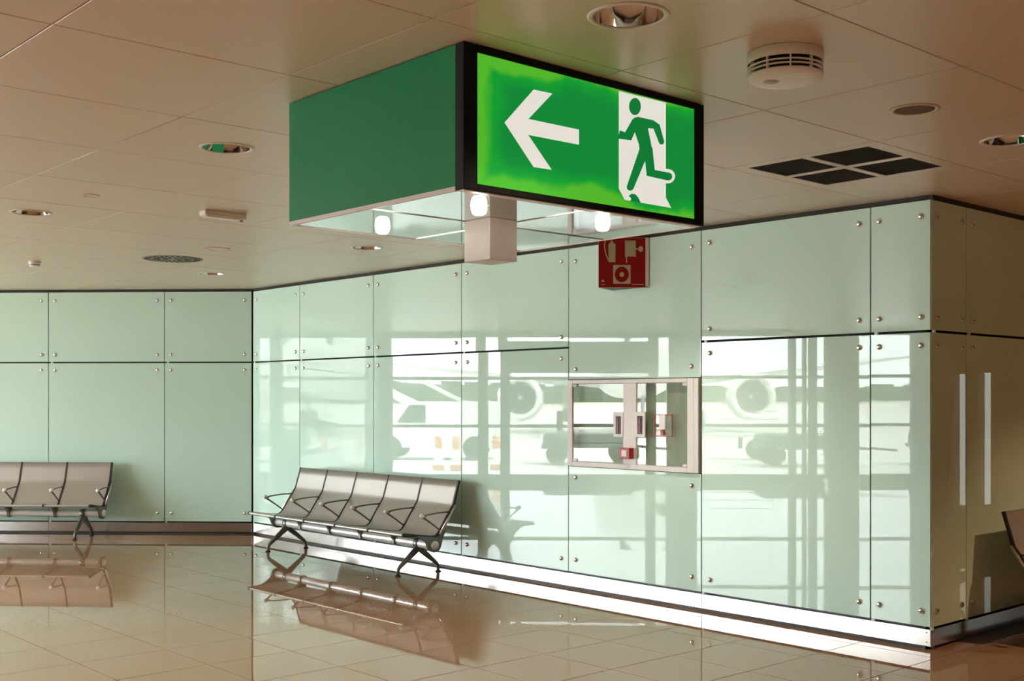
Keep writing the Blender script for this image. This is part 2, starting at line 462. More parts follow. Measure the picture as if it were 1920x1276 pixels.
# ---- window wall to the apron (left of the frame, mirrored in the long wall)
HB = 2.965                                        # underside of window head
posts = [(-4.016, -3.75), (-1.96, -1.76), (-1.50, -1.31), (1.51, 1.71), (1.93, 2.55), (4.37, 4.50), (4.65, 4.71), (4.77, 4.92), (6.80, 7.40)]
wl = MB()
for a, b in posts:
    wl.box(-b, -a, -.08, .12, 0, ZC + .2)
wl.box(-7.0, 4.016, -.08, .14, HB, ZC + .3)
wl.box(-7.0, 4.016, -.10, .14, 0, .16)
wall_left = wl.build('wall_left', 'mullion', None, FR_WIN[0]); wall_left.rotation_euler = (0, 0, FR_WIN[1])
structure(wall_left, 'grey framed window wall towards the apron', 'wall')
o = MB().box(-27.6, -7.3, -.08, .2, 0, ZC + .3).build('wall_left_rear', 'wall_plain', None, FR_WIN[0]); o.rotation_euler = (0, 0, FR_WIN[1]); structure(o, 'plain wall past the end of the windows', 'wall')
n = 0
for (a0, b0), (a1, b1) in zip(posts, posts[1:]):
    n += 1
    fr = MB()
    fr.box(-a1, -b0, -.03, .05, 2.10, 2.165); fr.box(-a1, -b0, -.03, .05, 1.12, 1.185)
    if abs(b0 + 1.31) < .01:                       # gate bay with deep lintel
        fr.box(-a1, -b0, -.06, .08, 2.24, 2.88)
    w = fr.build('window_%d' % n, 'mullion', None, FR_WIN[0]); w.rotation_euler = (0, 0, FR_WIN[1])
    structure(w, 'floor to ceiling window bay facing the apron', 'window')
    for z0, z1 in ((.16, 1.12), (1.185, 2.10), (2.165, HB)):
        MB().box(-a1, -b0, .005, .013, z0, z1).build('pane', 'pane', w)
portal_d = bpy.data.lights.new('window_portal', 'AREA'); portal_d.shape = 'RECTANGLE'; portal_d.size = 11.4; portal_d.size_y = 2.85
portal_d.cycles.is_portal = True
portal = bpy.data.objects.new('window_portal', portal_d); COL.objects.link(portal)
pc = to_world(FR_WIN, ((4.016 - 7.4) / 2, .16, 1.55)); portal.location = pc
portal.rotation_euler = Vector((S2, S2, 0)).to_track_quat('-Z', 'Z').to_euler()
cx = to_world(FR_WIN, (-5.25, -.75, 0))
t = thing('concrete_column', 'round pale concrete column beside the window wall', 'column', cx)
MB().lathe([(.335, 0), (.335, ZC)], 40).build('shaft', 'column', t)
MB().lathe([(.35, 0), (.35, .12), (.335, .125)], 40).build('base_ring', 'steel', t)

# ------------------------------------------------------------------ exit sign hanging under the ceiling
SX0, SX1, SY0, SY1, SZ0, SZ1 = -4.728, -3.45, 2.859, 4.321, 2.506, ZC - .004
def face(px, py):
    """photo pixel on the lit face -> (y, z) on the sign's own front plane"""
    a = (px - CXP) / FPX; b = (YH - py) / FPX
    rx_, ry_ = FX + a * RX, FY + a * RY
    t_ = SX1 / rx_
    return (ry_ * t_, EYE + b * t_)
def zf(zx, zy): return face(860 + zx / 3.358, 60 + zy / 3.358)
SO = Vector(((SX0 + SX1) / 2, (SY0 + SY1) / 2, SZ0))
sign = thing('exit_sign', 'large green box exit sign with white arrow and running figure', 'exit sign', SO)
def sb(): return MB()
def put(mb, name, mat, parent=sign):
    mb.v = [(x - SO.x, y - SO.y, z - SO.z) for x, y, z in mb.v]
    return mb.build(name, mat, parent)
put(sb().box(SX0, SX1 - .05, SY0, SY1, SZ0 + .018, SZ1, .002), 'housing', 'green_paint')
# black surround of the lit face
fy0, fy1, fz0, fz1 = SY0 + .07, SY1 - .063, SZ0 + .030, SZ1 - .028
fm = sb()
fm.box(SX1 - .05, SX1, SY0 - .001, fy0, SZ0 + .004, SZ1, .002).box(SX1 - .05, SX1, fy1, SY1, SZ0 + .004, SZ1, .002)
fm.box(SX1 - .05, SX1, fy0, fy1, SZ0 + .004, fz0, .002).box(SX1 - .05, SX1, fy0, fy1, fz1, SZ1, .002)
put(fm, 'face_frame', 'black_frame')
def lit_green(nt, p):
    """backlit sheet: uneven backlight painted into the emission colour, paler edges and blotches"""
    tc = nt.nodes.new('ShaderNodeTexCoord')
    sep = nt.nodes.new('ShaderNodeSeparateXYZ'); nt.links.new(tc.outputs['Generated'], sep.inputs[0])
    nz = nt.nodes.new('ShaderNodeTexNoise'); nz.inputs['Scale'].default_value = 2.6; nz.inputs['Detail'].default_value = 3; nz.inputs['Roughness'].default_value = .55
    nt.links.new(tc.outputs['Object'], nz.inputs['Vector'])
    def math_(op, a, b):
        m_ = nt.nodes.new('ShaderNodeMath'); m_.operation = op
        for k, q in enumerate((a, b)):
            if isinstance(q, (int, float)): m_.inputs[k].default_value = q
            else: nt.links.new(q, m_.inputs[k])
        return m_.outputs[0]
    # distance to the nearest edge of the sheet, in sheet units
    dy = math_('MINIMUM', sep.outputs['Y'], math_('MULTIPLY', math_('SUBTRACT', 1.02, sep.outputs['Y']), 3.0))
    dz = math_('MINIMUM', sep.outputs['Z'], math_('SUBTRACT', 1.0, sep.outputs['Z']))
    d = math_('MINIMUM', math_('MULTIPLY', dy, 1.7), dz)
    d = math_('SUBTRACT', d, math_('MULTIPLY', math_('SUBTRACT', nz.outputs['Fac'], .44), .42))
    r = nt.nodes.new('ShaderNodeValToRGB'); nt.links.new(d, r.inputs[0])  # ramp paints the uneven backlight, palest near the edges
    e = r.color_ramp.elements
    e[0].position = .0; e[0].color = (.085, .46, .022, 1)
    e[1].position = .05; e[1].color = (.004, .335, .030, 1)
    e2 = e.new(.15); e2.color = (.003, .235, .036, 1)
    nt.links.new(r.outputs[0], p.inputs['Emission Color']); p.inputs['Base Color'].default_value = (.01, .10, .02, 1)
    p.inputs['Emission Strength'].default_value = .36
M['lit_green'] = emission_mat('backlit_green_sheet', lit_green)
def lit_white(nt, p):
    p.inputs['Base Color'].default_value = (.3, .3, .28, 1); p.inputs['Emission Color'].default_value = (.74, .72, .65, 1)
def lit_man(nt, p):
    p.inputs['Base Color'].default_value = (.0, .06, .02, 1); p.inputs['Emission Color'].default_value = (.003, .19, .035, 1)
M['lit_white'] = emission_mat('backlit_white_film', lit_white); M['lit_man'] = emission_mat('backlit_dark_green_film', lit_man)
XF = SX1 - .008
lit = put(sb().box(XF - .02, XF, fy0, fy1, fz0, fz1), 'lit_face', 'lit_green')
def film(poly, name, mat, lift, dense=True):
    put(sb().prism([zf(*q) for q in poly], XF + lift - .0004, XF + lift, 'x'), name, mat, lit_root)
lit_root = lit
def put2(mb, name, mat):   # sub-part of the lit face (same origin as the sign)
    mb.v = [(x - SO.x, y - SO.y, z - SO.z) for x, y, z in mb.v]
    return mb.build(name, mat, lit)
def stroke(pts, w, cap0=False, cap1=True, n=8):
    """outline of a thick poly-line in picture units, round ended"""
    P = [Vector(p) for p in pts]; L = []; Rr = []
    for i, p in enumerate(P):
        t_ = (P[min(i + 1, len(P) - 1)] - P[max(i - 1, 0)]).normalized()
        ww = w[i] if isinstance(w, (list, tuple)) else w
        if 0 < i < len(P) - 1:
            a_ = (P[i] - P[i - 1]).normalized(); b_ = (P[i + 1] - P[i]).normalized()
            ww = ww / max(.6, ((a_ + b_).normalized()).dot(a_))
        nn = Vector((-t_.y, t_.x)) * ww / 2
        L.append(p + nn); Rr.append(p - nn)
    out = list(L)
    def cap(c, a0, r, k):
        return [c + Vector((math.cos(a0 - math.pi * q / k), math.sin(a0 - math.pi * q / k))) * r for q in range(1, k)]
    if cap1:
        v = L[-1] - P[-1]; out += cap(P[-1], math.atan2(v.y, v.x), v.length, n)
    out += Rr[::-1]
    if cap0:
        v = Rr[0] - P[0]; out += cap(P[0], math.atan2(v.y, v.x), v.length, n)
    return [tuple(q) for q in out]
arrow = [(297, 567), (480, 360), (598, 385), (447, 545), (765, 612), (765, 707), (445, 645), (593, 865), (480, 848)]
put2(sb().prism([zf(*q) for q in arrow], XF, XF + .0012, 'x'), 'arrow', 'lit_white')
door = [(1017, 370), (1312, 443), (1312, 1040), (1345, 1105), (1055, 1055), (1017, 985)]
d_ = sb().prism([zf(*q) for q in door], XF, XF + .0012, 'x')
d_.prism([zf(*q) for q in stroke([(1240, 895), (1325, 906)], 90, False, True, 12)], XF, XF + .0011, 'x')
put2(d_, 'door_symbol', 'lit_white')
man = sb()
def mp(poly, k): man.prism([zf(*q) for q in poly], XF + .001, XF + .0018 + k * .00008, 'x')
mp([(1117 + 37 * math.cos(a * math.pi / 14), 467 + 54 * math.sin(a * math.pi / 14)) for a in range(28)], 0)
mp([(1098, 560), (1112, 538), (1135, 532), (1230, 553), (1250, 566), (1232, 606), (1198, 604), (1216, 690), (1226, 760), (1192, 785), (1148, 765), (1142, 705), (1116, 628)], 1)
mp(stroke([(1120, 560), (1074, 655), (1016, 643)], [44, 50, 54], True, False), 2)
mp(stroke([(1225, 575), (1252, 592), (1284, 690)], [44, 42, 33], False, True), 3)
mp(stroke([(1178, 735), (1087, 975)], [62, 44], True, True), 4)
mp(stroke([(1200, 735), (1216, 885), (1326, 908)], [54, 50, 50], True, True), 5)
mp([(1078, 1030), (1095, 1016), (1120, 1020), (1140, 1045), (1152, 1073), (1088, 1062), (1094, 1046)], 6)
put2(man, 'running_figure', 'lit_man')
# polished underside in four sheets, pale edge rails, four recessed halogens
mx_, my_ = -4.09, 3.585
for a0, a1 in ((SX0 + .012, mx_ - .003), (mx_ + .003, SX1 - .012)):
    for c0, c1 in ((SY0 + .012, my_ - .003), (my_ + .003, SY1 - .012)):
        put(sb().box(a0, a1, c0, c1, SZ0 + .004, SZ0 + .018, .001), 'underside_panel', 'mirror_green')
put(sb().box(mx_ - .004, mx_ + .004, SY0 + .012, SY1 - .012, SZ0 + .001, SZ0 + .012), 'seam_strip', 'alu')
put(sb().box(SX0 + .012, SX1 - .012, my_ - .004, my_ + .004, SZ0 + .001, SZ0 + .012), 'seam_strip', 'alu')
put(sb().box(SX0, SX1 - .052, SY0 - .002, SY0 + .011, SZ0, SZ0 + .018), 'edge_rail', 'alu_white')
put(sb().box(SX0 - .002, SX0 + .011, SY0 + .011, SY1, SZ0, SZ0 + .018), 'edge_rail', 'alu_white')
put(sb().box(SX0, SX1 - .052, SY1 - .011, SY1, SZ0, SZ0 + .018), 'edge_rail', 'alu_white')
put(sb().box(SX1 - .05, SX1 - .012, SY0 + .011, SY1 - .011, SZ0, SZ0 + .004), 'edge_rail', 'alu_white')
for bx, by in ((-3.72, 3.165), (-4.445, 3.19), (-3.69, 3.885), (-4.44, 3.90)):
    ring = sb(); ring.lathe([(.034, .003), (.042, .003), (.042, .005), (.034, .005)], 24, (bx, by, SZ0), closed=True)
    s_ = put(ring, 'spotlight', 'chrome')
    bl = sb(); bl.lathe([(0, -.036), (.020, -.035), (.029, -.028), (.034, -.010), (.034, .004), (0, .004)], 20, (bx, by, SZ0))
    bl.v = [(x - SO.x, y - SO.y, z - SO.z) for x, y, z in bl.v]
    bl.build('halogen_bulb', 'bulb', s_)
put(sb().box(-4.095, -3.916, 3.395, 3.56, 2.322, SZ0 + .004, .002), 'hanging_box', 'box_paint')

# ------------------------------------------------------------------ folded fire equipment sign on the long wall
P1, P2, P3 = Vector((-6.736, 7.04)), Vector((-6.451, 7.352)), Vector((-6.862, 7.352))
FZ0, FZ1 = 2.627, 3.045
fs = thing('fire_equipment_sign', 'red folded wall sign with cream extinguisher, bell and hose reel symbols', 'wall sign', (P1.x, P1.y, FZ0))
def fput(mb, name, mat, parent=None):
    return mb.build(name, mat, parent or fs)
q2, q3 = P2 - P1, P3 - P1
ex = q2.normalized(); ez = Vector((ex.y, -ex.x)); FW, FH = q2.length, FZ1 - FZ0   # ez points out to the room
def slab(poly, t0, t1):
    mb = MB(); n_ = len(poly)
    vs = [(*(ex * p[0] + ez * tt).to_tuple(), p[1]) for tt in (t0, t1) for p in poly]
    ar = sum(poly[i][0] * poly[(i + 1) % n_][1] - poly[(i + 1) % n_][0] * poly[i][1] for i in range(n_))
    f_ = [list(range(n_))[::-1], [i + n_ for i in range(n_)]] + [[i, (i + 1) % n_, (i + 1) % n_ + n_, i + n_] for i in range(n_)]
    if ar < 0: f_ = [k[::-1] for k in f_]
    return mb.add(vs, f_)
fput(slab([(0, 0), (FW, 0), (FW, FH), (0, FH)], -.005, 0), 'plate', 'sign_white')
fp = fput(slab([(.002, .002), (FW - .030, .002), (FW - .030, FH - .002), (.002, FH - .002)], 0, .0006), 'red_face', 'red')
ex2 = q3.normalized(); nz2 = Vector((ex2.y, -ex2.x))
W3 = q3.length; vs = [(*(ex2 * a + nz2 * b).to_tuple(), z) for z in (0, FH) for a, b in ((.004, .0), (W3, .0), (W3, .005), (.004, .005))]
mb = MB().add(vs, [(3, 2, 1, 0), (4, 5, 6, 7), (0, 1, 5, 4), (1, 2, 6, 5), (2, 3, 7, 6), (3, 0, 4, 7)]); fput(mb, 'side_plate', 'sign_white')
mb = MB().prism([(.004, .004), tuple(q2 * .97), tuple(q3 * .97)], .004, .012, 'z'); fput(mb, 'base_bracket', 'sign_back')
def fz(zx, zy): return ((zx - 605) / (1545 - 605) * FW, FH - (zy - 130) / (1045 - 130) * FH)
def fsym(poly, name, k=0): fput(slab([fz(*q) for q in poly], .0006, .0012 + k * .0002), name, 'sign_cream', fp)
fsym([(790, 255), (830, 215), (835, 185), (870, 185), (875, 215), (925, 255), (920, 580), (795, 580)], 'extinguisher_symbol')
fsym(stroke([(740, 180), (715, 260), (740, 420), (790, 545)], 20, True, False), 'hose_symbol')
fsym([(1100, 185), (1300, 185), (1300, 490), (1285, 478), (1140, 478), (1140, 590), (1118, 590), (1118, 490), (1100, 490)], 'reel_symbol')
fsym([(1390 + 45 * math.cos(a * .4488), 338 + 58 * math.sin(a * .4488)) for a in range(14)], 'push_button_symbol')
fsym([(1300, 325), (1350, 325), (1350, 350), (1300, 350)], 'push_button_stem', 1)
fsym([(880, 630), (1205, 630), (1205, 975), (880, 975)], 'alarm_symbol')
fput(slab([fz(1040 + 130 * math.cos(a * math.pi / 16), 803 + 142 * math.sin(a * math.pi / 16)) for a in range(32)], .0012, .0016), 'alarm_ring', 'red', fp)
fput(slab([fz(1040 + 42 * math.cos(a * math.pi / 12), 803 + 46 * math.sin(a * math.pi / 12)) for a in range(24)], .0016, .002), 'alarm_centre', 'sign_cream', fp)
fsym([(650, 940), (688, 890), (725, 940)], 'maker_mark')
fsym([(650, 982), (735, 982), (735, 992), (650, 992)], 'maker_line'); fsym([(1225, 980), (1450, 985), (1450, 996), (1225, 991)], 'maker_line')

# ------------------------------------------------------------------ fire cabinet
CX_0, CX_1, CZ0, CZ1 = -7.405, -5.918, 1.100, 1.866
cab = thing('fire_cabinet', 'flush aluminium fire cabinet with two glass doors and red call point', 'cabinet', (0, 7.36, 0))
MB().box(CX_0 + .02, CX_1 - .02, .06, .068, CZ0 + .02, CZ1 - .02).build('back_panel', 'cab_back', cab)
fm = MB(); y0, y1 = -.022, .066
fm.box(CX_0, CX_0 + .062, y0, y1, CZ0, CZ1, .003).box(CX_1 - .115, CX_1, y0, y1, CZ0, CZ1, .003)
fm.box(CX_0 + .062, CX_1 - .115, y0, y1, CZ0, CZ0 + .042, .003).box(CX_0 + .062, CX_1 - .115, y0, y1, CZ1 - .035, CZ1, .003)
fm.build('frame', 'alu_white', cab)
MB().box(CX_1 - .052, CX_1 - .047, y0 - .001, y0 + .01, CZ0 + .002, CZ1 - .002).build('frame_seam', 'cast', cab)
def cabx(px):
    a = (px - CXP) / FPX; return (FX + a * RX) * 7.345 / (FY + a * RY)
xm0, xm1 = cabx(1169), cabx(1193.5)
for k, (a, b) in enumerate(((CX_0 + .066, xm0), (xm1 + .006, CX_1 - .119))):
    dmb = MB().box(a, b, -.012, -.006, CZ0 + .046, CZ1 - .039).build('glass_door', 'cab_pane', cab)
    for zc in (CZ0 + .056, CZ1 - .05):
        xc = a + .018 if k == 0 else b - .03
        MB().box(xc - .016, xc + .03, -.02, -.004, zc - .012, zc + .012, .002).build('hinge_clip', 'alu_white', dmb)
MB().box(xm0, xm1, -.020, .05, CZ0 + .042, CZ1 - .035, .002).build('centre_post', 'alu_white', cab)
def wall_z(px, py, Y=7.345):
    a = (px - CXP) / FPX; return EYE + (YH - py) / FPX * Y / (FY + a * RY)
for px in (1160.5, 1201):
    xx = cabx(px); zz = wall_z(px, 796)
    sx = .058
    h = MB().box(xx - sx, xx + sx, -.026, -.012, zz - .105, zz + .11, .003).build('handle_plate', 'alu_white', cab)
    MB().box(xx - .026, xx + .030, -.031, -.024, zz - .078, zz + .075, .002).build('handle_recess', 'black', h)
    MB().box(xx - .002, xx + .014, -.036, -.029, zz - .06, zz + .005, .002).box(xx - .002, xx + .014, -.036, -.029, zz + .012, zz + .055, .002).build('red_latch', 'red_box', h)
xx = cabx(1179); zz = wall_z(1179, 849)
rb = MB().box(xx - .058, xx + .058, -.075, -.012, zz - .045, zz + .045, .003).build('call_point', 'red_box', cab)
MB().box(xx - .028, xx + .028, -.079, -.073, zz - .027, zz + .027, .002).build('call_button', 'sign_white', rb)
xx = cabx(1243); zz = wall_z(1243, 797)
lk = MB(); w_, h_ = .097, .092
lk.box(xx - w_, xx + w_, -.017, -.011, zz + h_ - .008, zz + h_).box(xx - w_, xx + w_, -.017, -.011, zz - h_, zz - h_ + .008)
lk.box(xx - w_, xx - w_ + .008, -.017, -.011, zz - h_, zz + h_).box(xx + w_ - .008, xx + w_, -.017, -.011, zz - h_, zz + h_)
lk = lk.build('lock_outline', 'red_box', cab)
MB().box(xx - .032, xx + .035, -.03, -.011, zz - .035, zz + .09, .003).build('lock_box', 'sign_white', lk)
MB().box(xx - .02, xx + .018, -.028, -.011, zz - .082, zz - .036, .003).build('key_tab', 'red_box', lk)

# ------------------------------------------------------------------ beam seating
SW = .58; NS = 5; HWD = SW * NS / 2
prof = [(-.838, .405), (-.842, .422), (-.832, .435), (-.80, .432), (-.70, .415), (-.58, .398), (-.485, .386), (-.45, .390), (-.418, .412), (-.395, .442),
        (-.355, .50), (-.30, .578), (-.252, .645), (-.240, .662), (-.231, .685), (-.212, .75), (-.187, .83), (-.165, .905)]
def offset(pr, d):
    out = []
    for i, p in enumerate(pr):
        a_ = Vector(pr[max(i - 1, 0)]); b_ = Vector(pr[min(i + 1, len(pr) - 1)])
        t_ = (b_ - a_).normalized(); out.append((p[0] + t_.y * d, p[1] - t_.x * d))
    return out
def make_bench():
    root = thing('beam_seat', '', 'bench')
    lower = offset(prof, .014)
    poly = prof + lower[::-1]
    sh = MB().prism(poly, -SW / 2 + .011, SW / 2 - .011, 'x', True).mesh('seat_shell', 'seat')
    for k in range(NS):
        s = link('seat_shell', sh, root, (-HWD + SW * (k + .5), 0, 0))
    upp = offset(prof, -.004); low2 = offset(prof, .017)
    strip = MB().prism(upp + low2[::-1], -.011, .011, 'x').mesh('side_strip', 'black')
    arm = MB()
    arm.tube([(0, -.275, .608), (0, -.42, .607), (0, -.555, .595), (0, -.594, .583), (0, -.597, .568), (0, -.575, .553), (0, -.50, .505), (0, -.40, .435)], [.008, .008, .009, .013, .014, .010, .008, .008], 10)
    arm_me = arm.mesh('armrest', 'arm')
    knob = MB().lathe([(0, -.024), (.018, -.019), (.025, 0), (.018, .019), (0, .024)], 14, (0, -.620, .589), 'x').mesh('armrest_knob', 'knob')
    brk_in = MB().prism([(-.64, .402), (-.46, .382), (-.455, .345), (-.43, .31), (-.435, .27), (-.46, .252), (-.50, .25), (-.535, .268), (-.54, .31), (-.56, .35), (-.60, .385)], -.015, .015, 'x').mesh('seat_bracket', 'cast')
    brk_end = MB().prism([(-.70, .408), (-.455, .372), (-.40, .385), (-.37, .43), (-.335, .43), (-.36, .38), (-.385, .31), (-.40, .265), (-.43, .235), (-.48, .23), (-.52, .245), (-.545, .285), (-.565, .335), (-.62, .375)], -.017, .017, 'x').mesh('seat_bracket', 'cast')
    for k in range(NS + 1):
        x = -HWD + SW * k
        x += .012 if k == 0 else (-.012 if k == NS else 0)
        link('side_strip', strip, root, (x, 0, 0))
        a_ = link('armrest', arm_me, root, (x + (.012 if k == NS else -.012 if k == 0 else 0), 0, 0))
        link('armrest_knob', knob, a_)
        link('seat_bracket', brk_end if k in (0, NS) else brk_in, root, (x, 0, 0))
    for s in (-1, 1):
        MB().tube([(s * (HWD + .014), -.415, .40), (s * (HWD + .014), -.222, .668)], [.013, .012], 10).build('arm_stay', 'alu', root)
    MB().lathe([(0, -HWD - .03), (.04, -HWD - .03), (.042, -HWD - .02), (.042, HWD + .02), (.04, HWD + .03), (0, HWD + .03)], 24, (0, -.48, .300), 'x').build('beam', 'beam', root)
    lg = MB()
    lg.lathe([(.047, -.032), (.052, -.026), (.052, .026), (.047, .032)], 20, (0, -.48, .300), 'x', closed=True)
    lg.tube([(0, -.475, .27), (0, -.51, .235), (0, -.60, .165), (0, -.70, .090), (0, -.722, .065), (0, -.726, .012)], [.034, .033, .027, .02, .018, .016], 12)
    lg.tube([(0, -.485, .27), (0, -.45, .235), (0, -.36, .165), (0, -.262, .090), (0, -.240, .065), (0, -.236, .012)], [.034, .033, .027, .02, .018, .016], 12)
    lg_me = lg.mesh('leg', 'cast')
    ft = MB().lathe([(0, 0), (.030, 0), (.030, .006), (.018, .016), (0, .018)], 16).mesh('foot', 'black')
    for s in (-1, 1):
        l = link('leg', lg_me, root, (s * 1.21, 0, 0))
        link('foot', ft, l, (0, -.726, 0)); link('foot', ft, l, (0, -.236, 0))
    return root
bench = make_bench()
bench.location = (-10.205, 7.36, 0); bench['group'] = 'airport beam seats'
bench['label'] = 'grey five seat bench against the long bright glass wall under the exit sign'
b2 = copy_tree(bench); b2.location = to_world(FR_BACK, (-7.19, 0, 0)); b2.rotation_euler = (0, 0, R(45))
b2['label'] = 'grey bench cut by the left edge of the picture, before the far green wall'
b3 = copy_tree(bench); b3.location = to_world(FR_RIGHT, (9.52, 0, 0)); b3.rotation_euler = (0, 0, R(90))
b3['label'] = 'dark bench in shadow at the right edge, against the return wall'

# ------------------------------------------------------------------ ceiling fittings
LAMP_W = 47.0; LAMP_C = (1.0, .88, .73)
def downlight(i, j, label, lit=False):
    x, y = cell_centre(i, j)
    t = thing('downlight', label, 'ceiling light', (x, y, ZC), 0, 'recessed round downlights')
    MB().lathe([(.126, -.001), (.133, -.006), (.147, -.004), (.150, .0), (.146, .0005), (.128, .0008)], 48, closed=True).build('rim', 'alu_white', t)
    rf = MB().lathe([(.130, -.002), (.125, .03), (.112, .07), (.092, .11), (.070, .14), (.0, .142)], 48); rf.f = [f[::-1] for f in rf.f]
    r_ = rf.build('reflector', 'mirror', t)
    for s in (-1, 1):
        MB().tube([(-.085, s * .022, .085), (.06, s * .022, .085)], .011, 10).build('lamp_tube', 'white', r_)
    MB().box(-.012, .012, -.10, .10, .058, .066).build('cross_blade', 'mirror', r_)
    if lit:  # lamp added inside the fitting to brighten the room
        ld = bpy.data.lights.new('added_lamp', 'SPOT'); ld.energy = LAMP_W if j < 5 else 95.0; ld.color = LAMP_C if j < 5 else (1.0, .60, .32)
        ld.spot_size = R(112); ld.spot_blend = .7; ld.shadow_soft_size = .03
        lo = bpy.data.objects.new('added_lamp', ld); COL.objects.link(lo); lo.parent = t; lo.location = (0, 0, .05)
    return t
dl = [((0, 1), 'downlight at the top edge, in the panel above the exit sign'), ((3, 1), 'downlight left of the green exit sign housing'),
      ((6, 1), 'downlight near the left edge of the picture, mid ceiling'), ((6, 4), 'downlight just below the sign underside, over the bench'),
      ((9, 4), 'farthest small downlight close to the far corner'), ((0, 4), 'downlight cut by the right edge of the picture')]
for (i, j), lab in dl: downlight(i, j, lab, (i, j) in lit_cells)  # some of these fittings also hold an added lamp
for k, (i, j) in enumerate(lamp_cells):
    if (i, j) in [q[0] for q in dl]: continue
    downlight(i, j, 'unseen lit downlight added to brighten the room', True)

# smoke detector
t = thing('smoke_detector', 'white round smoke detector with three vent slits', 'smoke detector', (-2.722, 3.921, ZC))
RD = .149
MB().lathe([(RD * .99, -.045), (RD, -.043), (RD, -.004), (RD * .97, 0), (0, 0)], 56).build('upper_body', 'white', t)
ch = MB().lathe([(RD * .88, -.092), (RD * .88, -.043)], 48); ch.build('sensing_chamber', 'slotdark', t)
for k in range(2):
    z = -.0600 - k * .0155
    MB().lathe([(RD * .90, z - .0028), (RD * .995, z - .0022), (RD * .995, z + .0022), (RD * .90, z + .0028)], 56, closed=True).build('vent_slat', 'white', t)
for k in range(10):
    a = 2 * math.pi * k / 10 + R(-47)
    rbm = MB().box(RD * .90, RD * .998, -.0028, .0028, -.093, -.044)
    rbm.v = [(x * math.cos(a) - y * math.sin(a), x * math.sin(a) + y * math.cos(a), z) for x, y, z in rbm.v]
    rbm.build('vent_rib', 'white', t)
MB().lathe([(0, -.116), (RD * .60, -.115), (RD * .86, -.111), (RD * .97, -.102), (RD, -.097), (RD, -.091), (0, -.091)], 56).build('lower_cover', 'white', t)
MB().lathe([(0, -.1172), (.03, -.1172), (.031, -.1145)], 28, (-.035, -.045, 0)).build('test_button', pmat('pale_grey_button', (.55, .56, .60), .5), t)

# ceiling speakers and small discs
def disc(name, label, cat, x, y, r, mat='wall_plain', ring=True, group=None):
    t = thing(name, label, cat, (x, y, ZC), 0, group)
    MB().lathe([(r * .80, -.003), (r * .86, -.006), (r, -.004), (r * 1.0, 0), (r * .80, 0)], 40, closed=True).build('rim', 'ceiling', t)
    MB().lathe([(0, -.002), (r * .82, -.002)], 40).build('mesh_cover', mat, t).data.flip_normals()
    return t
M['spk'] = pmat('brown_speaker_mesh', (.15, .085, .045), .7, var=.15, vscale=300)
disc('ceiling_speaker', 'round flush brown ceiling speaker right of the smoke detector', 'speaker', -2.837, 5.143, .117, 'spk')
disc('ceiling_speaker', 'faint pale flush disc beside the far round air diffuser', 'speaker', -9.77, 5.15, .117, 'ceiling')
disc('ceiling_speaker', 'small pale disc on the ceiling near the left edge', 'speaker', -7.78, 3.16, .06, 'ceiling')

# square four-field air grille
gx, gy = cell_centre(*grille_cell)
t = thing('air_grille', 'square ceiling air grille with four dark louvred fields', 'air vent', (gx, gy, ZC))
hw, hh = CPX / 2 - G, CPY / 2 - G
ax, bx_, ay, by_ = .024, .40, .026, .418          # field inner and outer half offsets
pf = MB()
for (x0, x1, y0, y1) in ((-hw, hw, -hh, -by_), (-hw, hw, by_, hh), (-hw, -bx_, -by_, by_), (bx_, hw, -by_, by_), (-ax, ax, -by_, by_), (-bx_, -ax, -ay, ay), (ax, bx_, -ay, ay)):
    pf.box(x0, x1, y0, y1, 0, .02)
pf.build('panel', 'ceiling', t)
for sx in (-1, 1):
    for sy in (-1, 1):
        x0, x1 = sorted((sx * ax, sx * bx_)); y0, y1 = sorted((sy * ay, sy * by_))
        g_ = MB().box(x0 - .005, x1 + .005, y0 - .005, y1 + .005, .045, .05).build('louvre_field', 'grille', t)
        lv = MB(); n_ = 16
        for k in range(n_ + 1):
            yy = y0 + (y1 - y0) * k / n_; lv.box(x0, x1, yy - .001, yy + .001, .004, .046)
            xx = x0 + (x1 - x0) * k / n_; lv.box(xx - .001, xx + .001, y0, y1, .004, .046)
        o = lv.build('eggcrate', 'grille', g_); o['kind'] = 'stuff'

# round swirl diffuser
t = thing('air_diffuser', 'round slotted ceiling air diffuser near the far wall', 'air vent', (-10.777, 5.193, ZC))
MB().lathe([(.0, -.004), (.285, -.004), (.295, 0), (0, 0)], 48).build('plate', pmat('olive_grey_plate', (.33, .33, .25), .5), t)
for ring_r0, ring_r1, cnt in ((.05, .10, 10), (.12, .19, 20), (.21, .27, 28)):
    for k in range(cnt):
        a = 2 * math.pi * k / cnt; da = math.pi / cnt * .42
        MB().prism([(ring_r0 * math.cos(a - da), ring_r0 * math.sin(a - da)), (ring_r1 * math.cos(a - da), ring_r1 * math.sin(a - da)), (ring_r1 * math.cos(a + da), ring_r1 * math.sin(a + da)), (ring_r0 * math.cos(a + da), ring_r0 * math.sin(a + da))], -.006, -.0035, 'z').build('slot', 'grille' if cnt == 10 else 'joint', t)

